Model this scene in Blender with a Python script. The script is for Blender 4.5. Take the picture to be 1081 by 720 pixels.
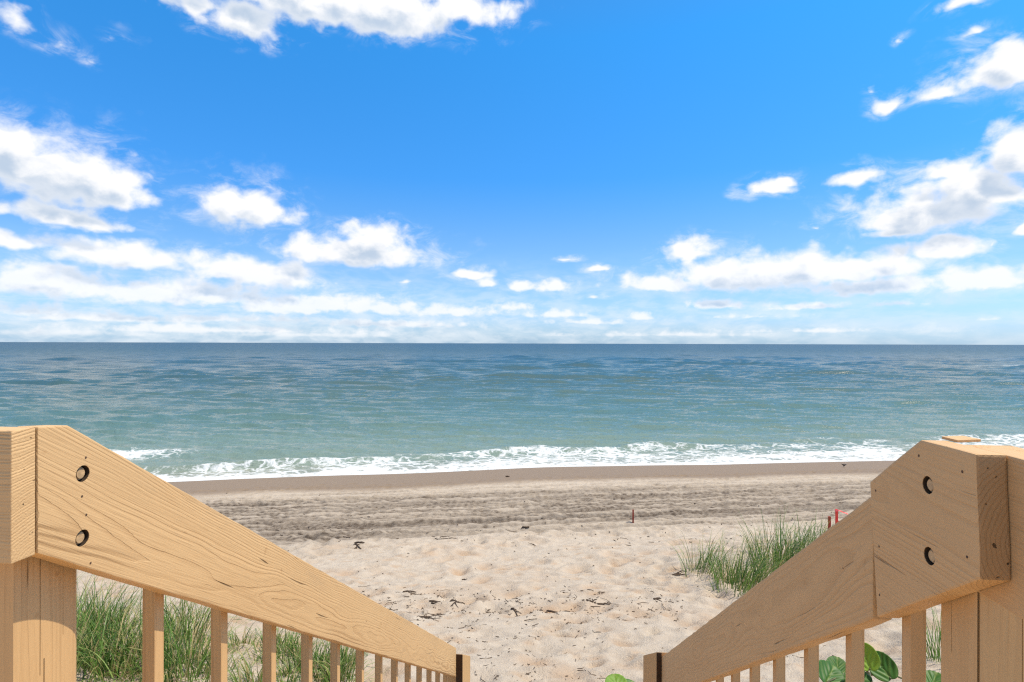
import bpy, bmesh, math, random
import numpy as np
from mathutils import Vector, Matrix

R = math.radians
scene = bpy.context.scene
for o in list(bpy.data.objects):
    bpy.data.objects.remove(o, do_unlink=True)
COL = scene.collection
CAM_H = 6.3                       # camera height over the water
F = 600.0                         # focal length in photo pixels (1081 wide)
ROLL = math.atan2(3.0, 1081.0)

# ------------------------------------------------------------------ camera
cam_d = bpy.data.cameras.new('camera')
cam = bpy.data.objects.new('camera', cam_d)
COL.objects.link(cam)
cam_d.sensor_width = 36.0
cam_d.lens = 36.0 * F / 1081.0
cam_d.clip_start = 0.05
cam_d.clip_end = 80000
cam_d.shift_y = 2.5 / 1081.0
cam.location = (0, 0, CAM_H)
cam.matrix_world = Matrix.Translation((0, 0, CAM_H)) @ Matrix.Rotation(R(90), 4, 'X') @ Matrix.Rotation(ROLL, 4, 'Z')
scene.camera = cam

# ------------------------------------------------------------------ sun, exposure
SUN_AZ = R(88.0)                  # from +Y (out to sea) towards +X (right)
SUN_EL = R(63.0)
sd = bpy.data.lights.new('sun', 'SUN')
sd.energy = 5.0
sd.angle = R(0.53)
sd.color = (1.0, 0.915, 0.77)
sun = bpy.data.objects.new('sun', sd)
COL.objects.link(sun)
sdir = Vector((math.sin(SUN_AZ) * math.cos(SUN_EL), math.cos(SUN_AZ) * math.cos(SUN_EL), math.sin(SUN_EL)))
sun.rotation_euler = sdir.to_track_quat('Z', 'Y').to_euler()
scene.view_settings.view_transform = 'Standard'
scene.view_settings.look = 'None'
scene.view_settings.exposure = 0.0
scene.view_settings.gamma = 1.0
scene.view_settings.use_curve_mapping = False
scene.cycles.max_bounces = 6
scene.cycles.diffuse_bounces = 2
scene.cycles.glossy_bounces = 3
scene.cycles.use_denoising = False
scene.cycles.filter_width = 1.25
scene.cycles.sample_clamp_direct = 2.5
scene.cycles.sample_clamp_indirect = 2.5
scene.cycles.use_adaptive_sampling = False

# ------------------------------------------------------------------ node helpers
class NT:
    def __init__(self, tree):
        self.t = tree
    def n(self, typ, **kw):
        nd = self.t.nodes.new(typ)
        for k, v in kw.items():
            setattr(nd, k, v)
        return nd
    def put(self, sock, v):
        if v is None:
            return
        if hasattr(v, 'is_output') or hasattr(v, 'links'):
            self.t.links.new(v, sock)
        else:
            if isinstance(v, (tuple, list)) and len(v) == 3 and sock.type == 'RGBA':
                v = (*v, 1)
            sock.default_value = v
    def m(self, op, a, b=None, c=None, clamp=False):
        nd = self.n('ShaderNodeMath', operation=op, use_clamp=clamp)
        for i, v in enumerate((a, b, c)):
            self.put(nd.inputs[i], v)
        return nd.outputs[0]
    def v(self, op, a, b=None, c=None):
        nd = self.n('ShaderNodeVectorMath', operation=op)
        for i, x in enumerate((a, b, c)):
            if op == 'SCALE' and i == 1:
                self.put(nd.inputs['Scale'], x)
            else:
                self.put(nd.inputs[i], x)
        return nd.outputs['Value'] if op in ('LENGTH', 'DOT_PRODUCT', 'DISTANCE') else nd.outputs[0]
    def noise(self, vec, scale, detail=4, rough=0.55, dist=0.0, lac=2.0):
        nd = self.n('ShaderNodeTexNoise')
        self.put(nd.inputs['Vector'], vec)
        nd.inputs['Scale'].default_value = scale
        nd.inputs['Detail'].default_value = detail
        nd.inputs['Roughness'].default_value = rough
        nd.inputs['Lacunarity'].default_value = lac
        nd.inputs['Distortion'].default_value = dist
        return nd.outputs['Fac']
    def voro(self, vec, scale, feature='F1', rand=1.0):
        nd = self.n('ShaderNodeTexVoronoi', feature=feature)
        self.put(nd.inputs['Vector'], vec)
        nd.inputs['Scale'].default_value = scale
        nd.inputs['Randomness'].default_value = rand
        return nd.outputs['Distance']
    def ss(self, x, a, b, lo=0.0, hi=1.0):
        nd = self.n('ShaderNodeMapRange', interpolation_type='SMOOTHSTEP')
        for k, v in (('Value', x), ('From Min', a), ('From Max', b), ('To Min', lo), ('To Max', hi)):
            self.put(nd.inputs[k], v)
        return nd.outputs[0]
    def mix(self, f, a, b, blend='MIX'):
        nd = self.n('ShaderNodeMix', data_type='RGBA', blend_type=blend)
        self.put(nd.inputs[0], f)
        self.put(nd.inputs[6], a)
        self.put(nd.inputs[7], b)
        return nd.outputs[2]
    def comb(self, x, y, z=0.0):
        nd = self.n('ShaderNodeCombineXYZ')
        for i, v in enumerate((x, y, z)):
            self.put(nd.inputs[i], v)
        return nd.outputs[0]
    def sep(self, v):
        nd = self.n('ShaderNodeSeparateXYZ')
        self.put(nd.inputs[0], v)
        return nd.outputs
    def attr(self, name):
        return self.n('ShaderNodeAttribute', attribute_name=name)
    def bump(self, h, strength, dist, normal=None):
        nd = self.n('ShaderNodeBump')
        nd.inputs['Strength'].default_value = strength
        nd.inputs['Distance'].default_value = dist
        self.put(nd.inputs['Height'], h)
        self.put(nd.inputs['Normal'], normal)
        return nd.outputs[0]

def material(name):
    mt = bpy.data.materials.new(name)
    mt.use_nodes = True
    mt.node_tree.nodes.clear()
    k = NT(mt.node_tree)
    out = k.n('ShaderNodeOutputMaterial')
    b = k.n('ShaderNodeBsdfPrincipled')
    k.t.links.new(b.outputs[0], out.inputs[0])
    return mt, k, b

# ------------------------------------------------------------------ sky with fair-weather cumulus
def azel(x, y):                    # photo pixel -> azimuth, elevation of that direction of the real sky
    a = math.atan2(x - 540.5, F)
    e = math.atan2(362.5 + 0.0028 * (x - 540.5) - y, math.hypot(F, x - 540.5))
    return a, e

CLOUDS = [  # centre x, y, half width, half height, weight
    (62, 180, 84, 40, 1.0), (108, 192, 48, 28, 1.0), (8, 162, 52, 38, 1.0), (66, 225, 74, 15, 1.0),
    (258, 215, 52, 25, 1.0),
    (378, 262, 82, 20, 1.0), (388, 247, 50, 17, .9), (330, 262, 40, 12, .9),
    (310, -6, 150, 24, 1.0), (258, 16, 46, 26, .95), (400, 8, 90, 24, 1.0), (488, 8, 60, 18, .9), (215, 2, 70, 14, .8),
    (15, 14, 40, 26, .62), (60, 45, 34, 18, .5), (95, 62, 28, 18, .42), (118, 36, 40, 22, .36),
    (130, 268, 72, 17, 1.0), (40, 292, 80, 20, 1.0), (15, 252, 46, 11, .9), (238, 280, 40, 18, 1.0), (290, 290, 54, 17, 1.0),
    (180, 306, 150, 18, .95), (340, 318, 110, 13, .9), (30, 326, 80, 12, .8), (470, 326, 110, 11, .75), (250, 334, 170, 9, .7),
    (497, 288, 27, 8, .9), (514, 297, 17, 8, .85), (552, 300, 18, 8, .9), (584, 300, 26, 10, .95), (430, 296, 15, 5, .6),
    (632, 282, 24, 6, .72), (601, 270, 18, 5, .65), (590, 330, 60, 8, .72), (678, 333, 24, 8, .75), (540, 322, 50, 9, .7), (632, 312, 30, 6, .55),
    (815, 198, 38, 11, .85), (828, 192, 24, 9, .8), (855, 237, 14, 7, .6),
    (980, 218, 88, 30, 1.0), (1030, 190, 62, 30, 1.0), (1075, 160, 40, 34, 1.0), (905, 188, 42, 13, .85), (935, 242, 38, 9, .85), (1000, 178, 50, 16, .9),
    (1050, 72, 58, 28, .95), (985, 95, 40, 16, .72), (942, 105, 26, 15, .78), (925, 92, 16, 10, .6), (1030, 28, 46, 10, .55), (1015, 2, 34, 10, .9), (950, 40, 18, 10, .35),
    (1080, 238, 20, 10, .9), (1045, 255, 10, 8, .4),
    (728, 262, 36, 14, .9), (700, 296, 56, 13, .95), (800, 285, 115, 24, 1.0), (900, 280, 95, 20, 1.0), (995, 262, 42, 15, 1.0), (1035, 292, 52, 17, 1.0),
    (930, 300, 110, 13, .9), (760, 320, 44, 8, .85), (850, 321, 70, 8, .72), (950, 318, 80, 9, .6), (1045, 336, 30, 5, .6), (800, 332, 120, 7, .55),
    (240, 346, 330, 9, .72), (860, 347, 280, 8, .58), (120, 334, 160, 8, .8), (420, 340, 160, 8, .72), (620, 338, 120, 7, .62), (70, 350, 140, 7, .75), (330, 352, 200, 6, .7), (700, 352, 300, 6, .6), (400, 322, 70, 10, .85), (300, 322, 70, 12, .85),
]

world = bpy.data.worlds.new('World')
scene.world = world
world.use_nodes = True
wt = world.node_tree
wt.nodes.clear()

def cloud_group(full=True):
    g = bpy.data.node_groups.new('cloud_density', 'ShaderNodeTree')
    g.interface.new_socket('Vec', in_out='INPUT', socket_type='NodeSocketVector')
    g.interface.new_socket('Density', in_out='OUTPUT', socket_type='NodeSocketFloat')
    k = NT(g)
    gi = k.n('NodeGroupInput')
    go = k.n('NodeGroupOutput')
    p = gi.outputs[0]                                  # (azimuth, elevation, 0)
    # low-frequency warp so that the outlines are not elliptical
    w = k.n('ShaderNodeTexNoise')
    k.put(w.inputs['Vector'], p)
    w.inputs['Scale'].default_value = 16.0
    w.inputs['Detail'].default_value = 3
    elv = k.sep(p)[1]
    wv = k.v('MULTIPLY', k.v('SUBTRACT', w.outputs['Color'], (.5, .5, .5)), k.comb(.05, k.ss(elv, .02, .2, .004, .034), 0))
    q = k.v('ADD', p, wv)
    acc = None
    for (cx, cy, rx, ry, wgt) in CLOUDS:
        if not full and rx * ry < 700:
            continue
        a, e = azel(cx, cy)
        ca = math.cos(a)
        sx = F / (rx * ca * ca)
        sy = F / (ry * ca)
        rel = k.v('MULTIPLY_ADD', q, (sx, sy * .86, 0), (-a * sx, -(e - .30 / sy) * sy * .86, 0))
        d = k.v('LENGTH', k.v('MAXIMUM', rel, k.v('MULTIPLY', rel, (-1, -1.9, 0))))      # domed top, flatter base
        f = k.m('MULTIPLY_ADD', d, -0.62 , wgt)
        acc = f if acc is None else k.m('SMOOTH_MAX', acc, f, 0.10)
    n1 = k.noise(k.v('MULTIPLY', p, (1.0, 1.35, 1)), 24.0, 8, .56, 0.2)
    n1b = k.noise(k.v('MULTIPLY', p, (1.0, 1.35, 1)), 48.0, 7, .55, 0.2)
    lowm = k.ss(elv, .17, .05)
    n1 = k.m('ADD', k.m('MULTIPLY', n1, k.m('SUBTRACT', 1.0, lowm)), k.m('MULTIPLY', n1b, lowm))
    n2 = k.voro(k.v('MULTIPLY_ADD', wv, (.6, .6, 0), k.v('MULTIPLY', p, (1.0, 1.3, 1))), 34.0, 'SMOOTH_F1')
    d = k.m('ADD', acc, k.m('MULTIPLY_ADD', k.m('SUBTRACT', n1, .5), .95, k.m('MULTIPLY', k.m('SUBTRACT', .45, n2), .34)))
    k.put(go.inputs[0], k.m('SUBTRACT', d, .37))
    return g

def build_world():
    k = NT(wt)
    out = k.n('ShaderNodeOutputWorld')
    bg = k.n('ShaderNodeBackground')
    bg.inputs['Strength'].default_value = 0.15
    k.t.links.new(bg.outputs[0], out.inputs[0])
    sky = k.n('ShaderNodeTexSky', sky_type='NISHITA')
    sky.sun_disc = False
    sky.sun_elevation = SUN_EL
    sky.sun_rotation = SUN_AZ
    sky.altitude = 0
    sky.air_density = 1.0
    sky.dust_density = 0.6
    sky.ozone_density = 2.0
    tc = k.n('ShaderNodeTexCoord')
    x, y, z = k.sep(tc.outputs['Generated'])
    az = k.m('ARCTAN2', x, y)
    el = k.m('ARCSINE', z)
    # clear saturated maritime blue with a paler band low down
    cr = k.n('ShaderNodeValToRGB')
    k.put(cr.inputs[0], k.m('DIVIDE', el, math.pi / 2))
    E = cr.color_ramp.elements
    T = [(0.0, (.64, .95, 1.55)), (1.5, (.62, .87, 1.36)), (6, (.60, .85, 1.20)), (10, (.50, .85, 1.20)), (16, (.27, .86, 1.38)), (28, (.22, 1.02, 1.55)), (42, (.40, 1.0, 1.40)), (60, (1.0, 1.05, 1.1))]
    E[0].position = 0; E[0].color = (*T[0][1], 1)
    E[1].position = T[-1][0] / 90; E[1].color = (*T[-1][1], 1)
    for d_, c_ in T[1:-1]:
        e_ = E.new(d_ / 90); e_.color = (*c_, 1)
    skyc = k.mix(1.0, sky.outputs[0], cr.outputs[0], 'MULTIPLY')
    p = k.comb(az, el, 0)
    G = cloud_group()
    g1 = k.n('ShaderNodeGroup', node_tree=G)
    k.put(g1.inputs[0], p)
    g2 = k.n('ShaderNodeGroup', node_tree=cloud_group(False))
    k.put(g2.inputs[0], k.v('ADD', p, (.016, .030, 0)))
    d1, d2 = g1.outputs[0], g2.outputs[0]
    wisp = k.noise(k.v('MULTIPLY', p, (1.0, 1.8, 1)), 13.0, 8, .66, .6)
    alpha = k.m('MAXIMUM', k.ss(d1, -.12, .29), k.m('MULTIPLY', k.m('MULTIPLY', k.ss(d1, -.55, .05), k.ss(wisp, .44, .72)), .55))
    up = k.ss(el, 0.0, 0.02)
    alpha = k.m('MULTIPLY', alpha, up)
    thin = k.m('MULTIPLY', alpha, k.ss(el, 0.0, 0.16, .72, 1.0))
    # light on the cloud: tops open to the sun are white, bases with cloud above them are grey-blue
    shade = k.ss(d2, 0.0, 0.42)
    core = k.ss(d1, 0.1, 0.6)
    dk = k.m('MULTIPLY', shade, k.m('MULTIPLY_ADD', core, .5, .5))
    cc = k.mix(dk, (CL, CL, CL * 1.01), (CL * .52, CL * .63, CL * .78))
    # thin bright veil of far cloud low over the horizon, thickest to the left
    vn = k.noise(k.v('MULTIPLY', p, (1.0, 3.0, 1)), 16.0, 6, .6, .3)
    veil = k.m('MULTIPLY', k.m('MULTIPLY', k.ss(el, .17, .02), k.ss(vn, .34, .66)), k.ss(az, .9, -.9, .35, .72))
    skyc = k.mix(veil, skyc, (CL * .84, CL * .91, CL * .97))
    col = k.mix(thin, skyc, cc)
    # unseen broken cloud added behind the camera and overhead to lift the fill
    nb = k.noise(k.v('MULTIPLY', tc.outputs['Generated'], (1, 1, 1.6)), 3.2, 6, .55, .3)
    fill_cloud = k.m('MAXIMUM', k.m('MULTIPLY', k.ss(y, -.05, -.45), .30), k.ss(z, .62, .80))
    ov = k.m('MULTIPLY', k.m('MULTIPLY', k.ss(nb, .40, .56), fill_cloud), k.ss(z, 0.0, .08))
    col = k.mix(ov, col, (CL * 1.08, CL * 1.0, CL * .90))
    k.put(bg.inputs['Color'], col)
CL = 6.9
build_world()
world.cycles.sampling_method = 'MANUAL'
world.cycles.sample_map_resolution = 512

# ------------------------------------------------------------------ object helpers
def tag(o, label=None, cat=None, group=None, kind=None):
    for k_, v_ in (('label', label), ('category', cat), ('group', group), ('kind', kind)):
        if v_:
            o[k_] = v_
    return o

def empty(name, loc, label, cat, group=None):
    o = bpy.data.objects.new(name, None)
    o.empty_display_size = .1
    o.location = loc
    COL.objects.link(o)
    return tag(o, label, cat, group)

def link(name, me, mat, parent=None):
    o = bpy.data.objects.new(name, me)
    COL.objects.link(o)
    if mat:
        me.materials.append(mat)
    if parent:
        o.parent = parent
        if parent.parent is None:                     # parts are modelled where they stand
            o.matrix_parent_inverse = Matrix.Translation(-parent.location)
    return o

def grid_mesh(name, X, Y, Z, smooth=True):
    nr, nc = X.shape
    me = bpy.data.meshes.new(name)
    co = np.stack([X, Y, Z], -1).reshape(-1, 3).astype(np.float32)
    idx = np.arange(nr * nc).reshape(nr, nc)
    q = np.stack([idx[:-1, :-1], idx[:-1, 1:], idx[1:, 1:], idx[1:, :-1]], -1).reshape(-1, 4)
    me.vertices.add(len(co))
    me.vertices.foreach_set('co', co.ravel())
    me.loops.add(q.size)
    me.loops.foreach_set('vertex_index', q.ravel().astype(np.int32))
    me.polygons.add(len(q))
    me.polygons.foreach_set('loop_start', (np.arange(len(q)) * 4).astype(np.int32))
    me.polygons.foreach_set('use_smooth', np.full(len(q), smooth))
    me.update(calc_edges=True)
    return me

def fattr(me, name, arr):
    a = me.attributes.new(name, 'FLOAT', 'POINT')
    a.data.foreach_set('value', np.asarray(arr, np.float32).ravel())

# ------------------------------------------------------------------ numpy noise
def _hash(ix, iy, seed):
    h = (ix.astype(np.int64) * 374761393 + iy.astype(np.int64) * 668265263 + seed * 1442695041) & 0xffffffff
    h = ((h ^ (h >> 13)) * 1274126177) & 0xffffffff
    return ((h ^ (h >> 16)) & 0xffff) / 65535.0

def vnoise(x, y, seed=0):
    x = np.asarray(x, float); y = np.asarray(y, float)
    ix = np.floor(x); iy = np.floor(y)
    fx = x - ix; fy = y - iy
    fx = fx * fx * (3 - 2 * fx); fy = fy * fy * (3 - 2 * fy)
    a = _hash(ix, iy, seed); b = _hash(ix + 1, iy, seed)
    c = _hash(ix, iy + 1, seed); d = _hash(ix + 1, iy + 1, seed)
    return (a * (1 - fx) + b * fx) * (1 - fy) + (c * (1 - fx) + d * fx) * fy - .5

def fbm(x, y, seed=0, oct=4, gain=.5):
    s = 0; a = 1.0
    for i in range(oct):
        s = s + a * vnoise(x * 2 ** i + 17 * i, y * 2 ** i - 9 * i, seed + i * 7)
        a *= gain
    return s

def sstep(x, a, b):
    t = np.clip((x - a) / (b - a), 0, 1)
    return t * t * (3 - 2 * t)

# ------------------------------------------------------------------ the beach
SH = 0.14                          # the shoreline runs slightly away to the right
def Q(x, y):
    return y - SH * x
def wob(x):
    return .30 * np.sin(x * .21 + 1.0) + .15 * np.sin(x * .47 + .4) + .3 * vnoise(x * .25, x * 0, 5)
PQ = [-400, -60, -20, -6, -2, 0, 2, 4, 6, 8.5, 11, 13.5, 16, 19, 22, 25, 28.3, 31, 36, 60, 200, 40000]
PZ = [-1.6, -1.2, -1.0, -1.35, -1.6, -1.85, -2.45, -3.08, -3.57, -4.06, -4.5, -4.86, -5.15, -5.44, -5.72, -5.98, -6.3, -6.6, -7.0, -8.6, -12, -14]
_ext = np.linspace(-60, 60, 2401)
_pz = np.interp(_ext, PQ, PZ)
_ker = np.hanning(31); _ker /= _ker.sum()
_pzs = np.convolve(np.pad(_pz, 15, mode='edge'), _ker, mode='valid')
def base_h(x, y):
    q = Q(x, y) - wob(x) * sstep(Q(x, y), 18, 27)
    h = np.where(np.abs(q) < 59, np.interp(q, _ext, _pzs), np.interp(q, PQ, PZ))
    # dune shoulder carrying the grass left of the stairs, a lower one on the right
    h = h + .62 * np.exp(-((x + 5.2) / 2.6) ** 2 - ((y - 5.8) / 2.6) ** 2)
    h = h + .30 * np.exp(-((x - 4.6) / 1.5) ** 2 - ((y - 11.2) / 1.2) ** 2)
    h = h + .20 * np.exp(-((x - 7.0) / 2.2) ** 2 - ((y - 12.0) / 1.6) ** 2)
    return h
def ground_z(x, y):
    return float(base_h(np.array(float(x)), np.array(float(y)))) + CAM_H

def spread(lo, hi, step, far, ratio=1.22):
    core = np.arange(lo, hi, step)
    out = []; s = step; v = hi
    while v < far:
        out.append(v); s *= ratio; v += s
    out.append(far)
    neg = []; s = step; v = lo - step
    while v > -far:
        neg.append(v); s *= ratio; v -= s
    neg.append(-far)
    return np.concatenate([neg[::-1], core, out])

def build_beach():
    rng = np.random.default_rng(4)
    xs = spread(-18, 21, .05, 30000)
    y0 = np.concatenate([np.arange(3.2, 12, .035), np.arange(12, 20, .05), np.arange(20, 33, .075)])
    s = .075; v = y0[-1] + s; post = []
    while v < 30000:
        post.append(v); s *= 1.25; v += s
    s = .05; v = 3.15; pre = []
    while v > -30000:
        pre.append(v); s *= 1.22; v -= s
    ys = np.concatenate([pre[::-1], y0, post, [30000.0]])
    X, Y = np.meshgrid(xs, ys)
    q = Q(X, Y)
    Z = base_h(X, Y)
    dense = (X > -18.2) & (X < 21.2) & (Y > 2.5) & (Y < 33)
    dry = sstep(q, 18.0, 13.5) * dense
    damp_shade = np.zeros_like(Z)  # damp sand tone that also stands in for shade in dents and ruts
    warm = np.zeros_like(Z)
    Z += dense * dry * (.09 * fbm(X * .55, Y * .55, 3, 3) + .028 * fbm(X * 2.2, Y * 2.2, 11, 4, .6) + .012 * fbm(X * 8, Y * 8, 12, 2, .6))
    mid = sstep(q, 13.0, 15.0) * sstep(q, 25.0, 21.5) * dense
    Z += mid * (.06 * fbm(X * .8, Y * 1.4, 31, 3) + .045 * fbm(X * 4.0, Y * 5.0, 37, 4, .65))
    # trampled bowls in the soft sand, small prints lower down
    xi = xs; yi = ys
    def stamp(cx, cy, a, b, rot, depth, dm, wm):
        r = max(a, b) * 2.2
        i0, i1 = np.searchsorted(yi, [cy - r, cy + r]); j0, j1 = np.searchsorted(xi, [cx - r, cx + r])
        if i1 <= i0 or j1 <= j0:
            return
        xx = X[i0:i1, j0:j1] - cx; yy = Y[i0:i1, j0:j1] - cy
        c, s_ = math.cos(rot), math.sin(rot)
        d2 = ((xx * c + yy * s_) / a) ** 2 + ((-xx * s_ + yy * c) / b) ** 2
        Z[i0:i1, j0:j1] += -depth * np.exp(-d2 * 1.4) + depth * .42 * np.exp(-(np.sqrt(d2) - 1.35) ** 2 * 5)
        g = np.exp(-d2 * 1.1)
        damp_shade[i0:i1, j0:j1] = np.maximum(damp_shade[i0:i1, j0:j1], dm * g)
        warm[i0:i1, j0:j1] = np.maximum(warm[i0:i1, j0:j1], wm * g)
    for i in range(1500 - 500):
        cy = rng.uniform(4.2, 15.5)
        cx = rng.uniform(-1.0, 1.0) * (2.0 + cy * .8) + 1.0
        sz = rng.uniform(.10, .24)
        stamp(cx, cy, sz * rng.uniform(1, 1.7), sz, rng.uniform(0, 3.14), rng.uniform(.018, .062), rng.uniform(0, .3) * (rng.random() < .5), rng.uniform(.2, 1) * (rng.random() < .45))
    for i in range(3200):
        cy = rng.uniform(4.5, 15.5)
        cx = rng.uniform(-1.0, 1.0) * (2.0 + cy * .8) + 1.0
        sz = rng.uniform(.035, .085)
        stamp(cx, cy, sz * rng.uniform(1, 2.2), sz, rng.uniform(-.6, .6), rng.uniform(.010, .028), rng.uniform(.1, .6) * (rng.random() < .45), rng.uniform(.2, .9) * (rng.random() < .4))
    # walking lines of footprints along and across the beach
    for t in range(26):
        qa = rng.uniform(17, 25); sl = rng.uniform(-.12, .12); xstart = rng.uniform(-17, 16); n = int(rng.uniform(8, 36))
        for j in range(n):
            px = xstart + j * .62
            py = qa + SH * px + sl * (px - xstart) + (.11 if j % 2 else -.11)
            stamp(px, py, .16, .085, .1 + rng.uniform(-.2, .2), .035, .55, .05)
    for i in range(1700):
        qy = rng.triangular(13.2, 20, 24.8); px = rng.uniform(-17, 20)
        stamp(px, qy + SH * px, rng.uniform(.10, .34), rng.uniform(.05, .11), rng.uniform(-.4, .4), rng.uniform(.02, .05), rng.uniform(.2, 1.0), 0)
    # ruts of beach vehicles
    tracks = [(rng.uniform(14.6, 22.2), rng.normal(0, .012), rng.normal(0, .0003)) for _ in range(30)]
    tracks += [(22.7, .03, .0004), (16.2, .055, -.0012), (14.6, .07, -.002), (15.3, -.03, .001), (18.0, .05, -.0008)]
    for (q0, a1, a2) in tracks:
        for off in (0, 1.55):
            qc = q0 + off * .9 + a1 * X + a2 * X * X + .12 * vnoise(X * .3, X * 0, int(q0 * 10))
            d = (q - qc)
            near = np.abs(d) < .6
            dd = d[near]
            tread = .5 + .5 * np.sin(X[near] * 2 * np.pi / .21 + np.sign(dd) * 1.2)
            w_ = rng.uniform(.045, .10)
            prof = np.exp(-(dd / w_) ** 2)
            keep = .8 + .8 * vnoise(X[near] * .4, np.full(dd.shape, q0 * 3), 77)
            keep = np.clip(keep, .1, 1)
            Z[near] += dense[near] * keep * (-.048 * prof * (.72 + .28 * tread) + .022 * np.exp(-((np.abs(dd) - w_ * 1.9) / .07) ** 2))
            damp_shade[near] = np.maximum(damp_shade[near], keep * (.55 + .45 * (1 - tread)) * prof)
    # broad darker churned belt, wet slope by the water
    belt = sstep(q + 1.6 * fbm(X * .18, Y * .5, 51, 3), 13.6, 16.0) * sstep(q + 1.0 * fbm(X * .3, Y * .6, 57, 3), 24.0, 20.0)
    blot = np.clip(.62 + .9 * fbm(X * .35, Y * 1.3, 61, 4), 0, 1)
    wet = sstep(q - wob(X) * 1.0 + .5 * fbm(X * .4, Y * .4, 71, 3), 22.7, 24.3)
    dm = np.clip(.15 * damp_shade + damp_shade * belt * .72 + .14 * belt * blot + .09 * belt, 0, 1)
    Z += CAM_H
    me = grid_mesh('beach', X, Y, Z)
    fattr(me, 'damp_shade', dm)
    fattr(me, 'warm', np.clip(warm * sstep(q, 15.5, 13) + .35 * np.clip(fbm(X * .7, Y * .9, 81, 3), 0, 1) * sstep(q, 15, 12), 0, 1))
    fattr(me, 'wet', wet)
    mt, k, b = material('beach_sand')
    tc = k.n('ShaderNodeTexCoord')
    P = tc.outputs['Object']
    fine = k.noise(P, 55, 3, .7)
    grit = k.noise(P, 170, 2, .6)
    med = k.noise(P, 5.0, 5, .6)
    damp_shade_f = k.m('ADD', k.attr('damp_shade').outputs['Fac'], k.m('MULTIPLY', k.m('SUBTRACT', fine, .5), k.m('MULTIPLY', k.attr('damp_shade').outputs['Fac'], 1.5)), clamp=True)
    c = k.mix(k.ss(med, .3, .7), (.455, .380, .298), (.53, .452, .360))
    c = k.mix(k.m('MULTIPLY', k.attr('warm').outputs['Fac'], .75), c, (.44, .29, .175))
    c = k.mix(damp_shade_f, c, (.085, .062, .045))
    c = k.mix(k.attr('wet').outputs['Fac'], c, k.mix(med, (.210, .153, .104), (.250, .188, .131)))
    spk = k.m('MULTIPLY', k.ss(grit, .62, .75), .5)
    c = k.mix(spk, c, (.16, .115, .085))
    c = k.mix(k.m('MULTIPLY', k.ss(grit, .36, .25), .35), c, (.70, .66, .62))
    k.put(b.inputs['Base Color'], c)
    k.put(b.inputs['Roughness'], k.m('MULTIPLY_ADD', k.attr('wet').outputs['Fac'], -.35, .95))
    b.inputs['Specular IOR Level'].default_value = .1
    h = k.m('MULTIPLY_ADD', fine, .7, k.m('MULTIPLY', grit, .3))
    h = k.m('MULTIPLY', h, k.m('MULTIPLY_ADD', k.attr('wet').outputs['Fac'], -.8, 1.0))
    h = k.m('MULTIPLY_ADD', k.noise(P, 14, 3, .6), .9, h)
    k.put(b.inputs['Normal'], k.bump(h, .85, .03))
    o = link('beach', me, mt)
    tag(o, 'pale trampled sand beach sloping down to the surf', 'beach', kind='structure')
build_beach()

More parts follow.
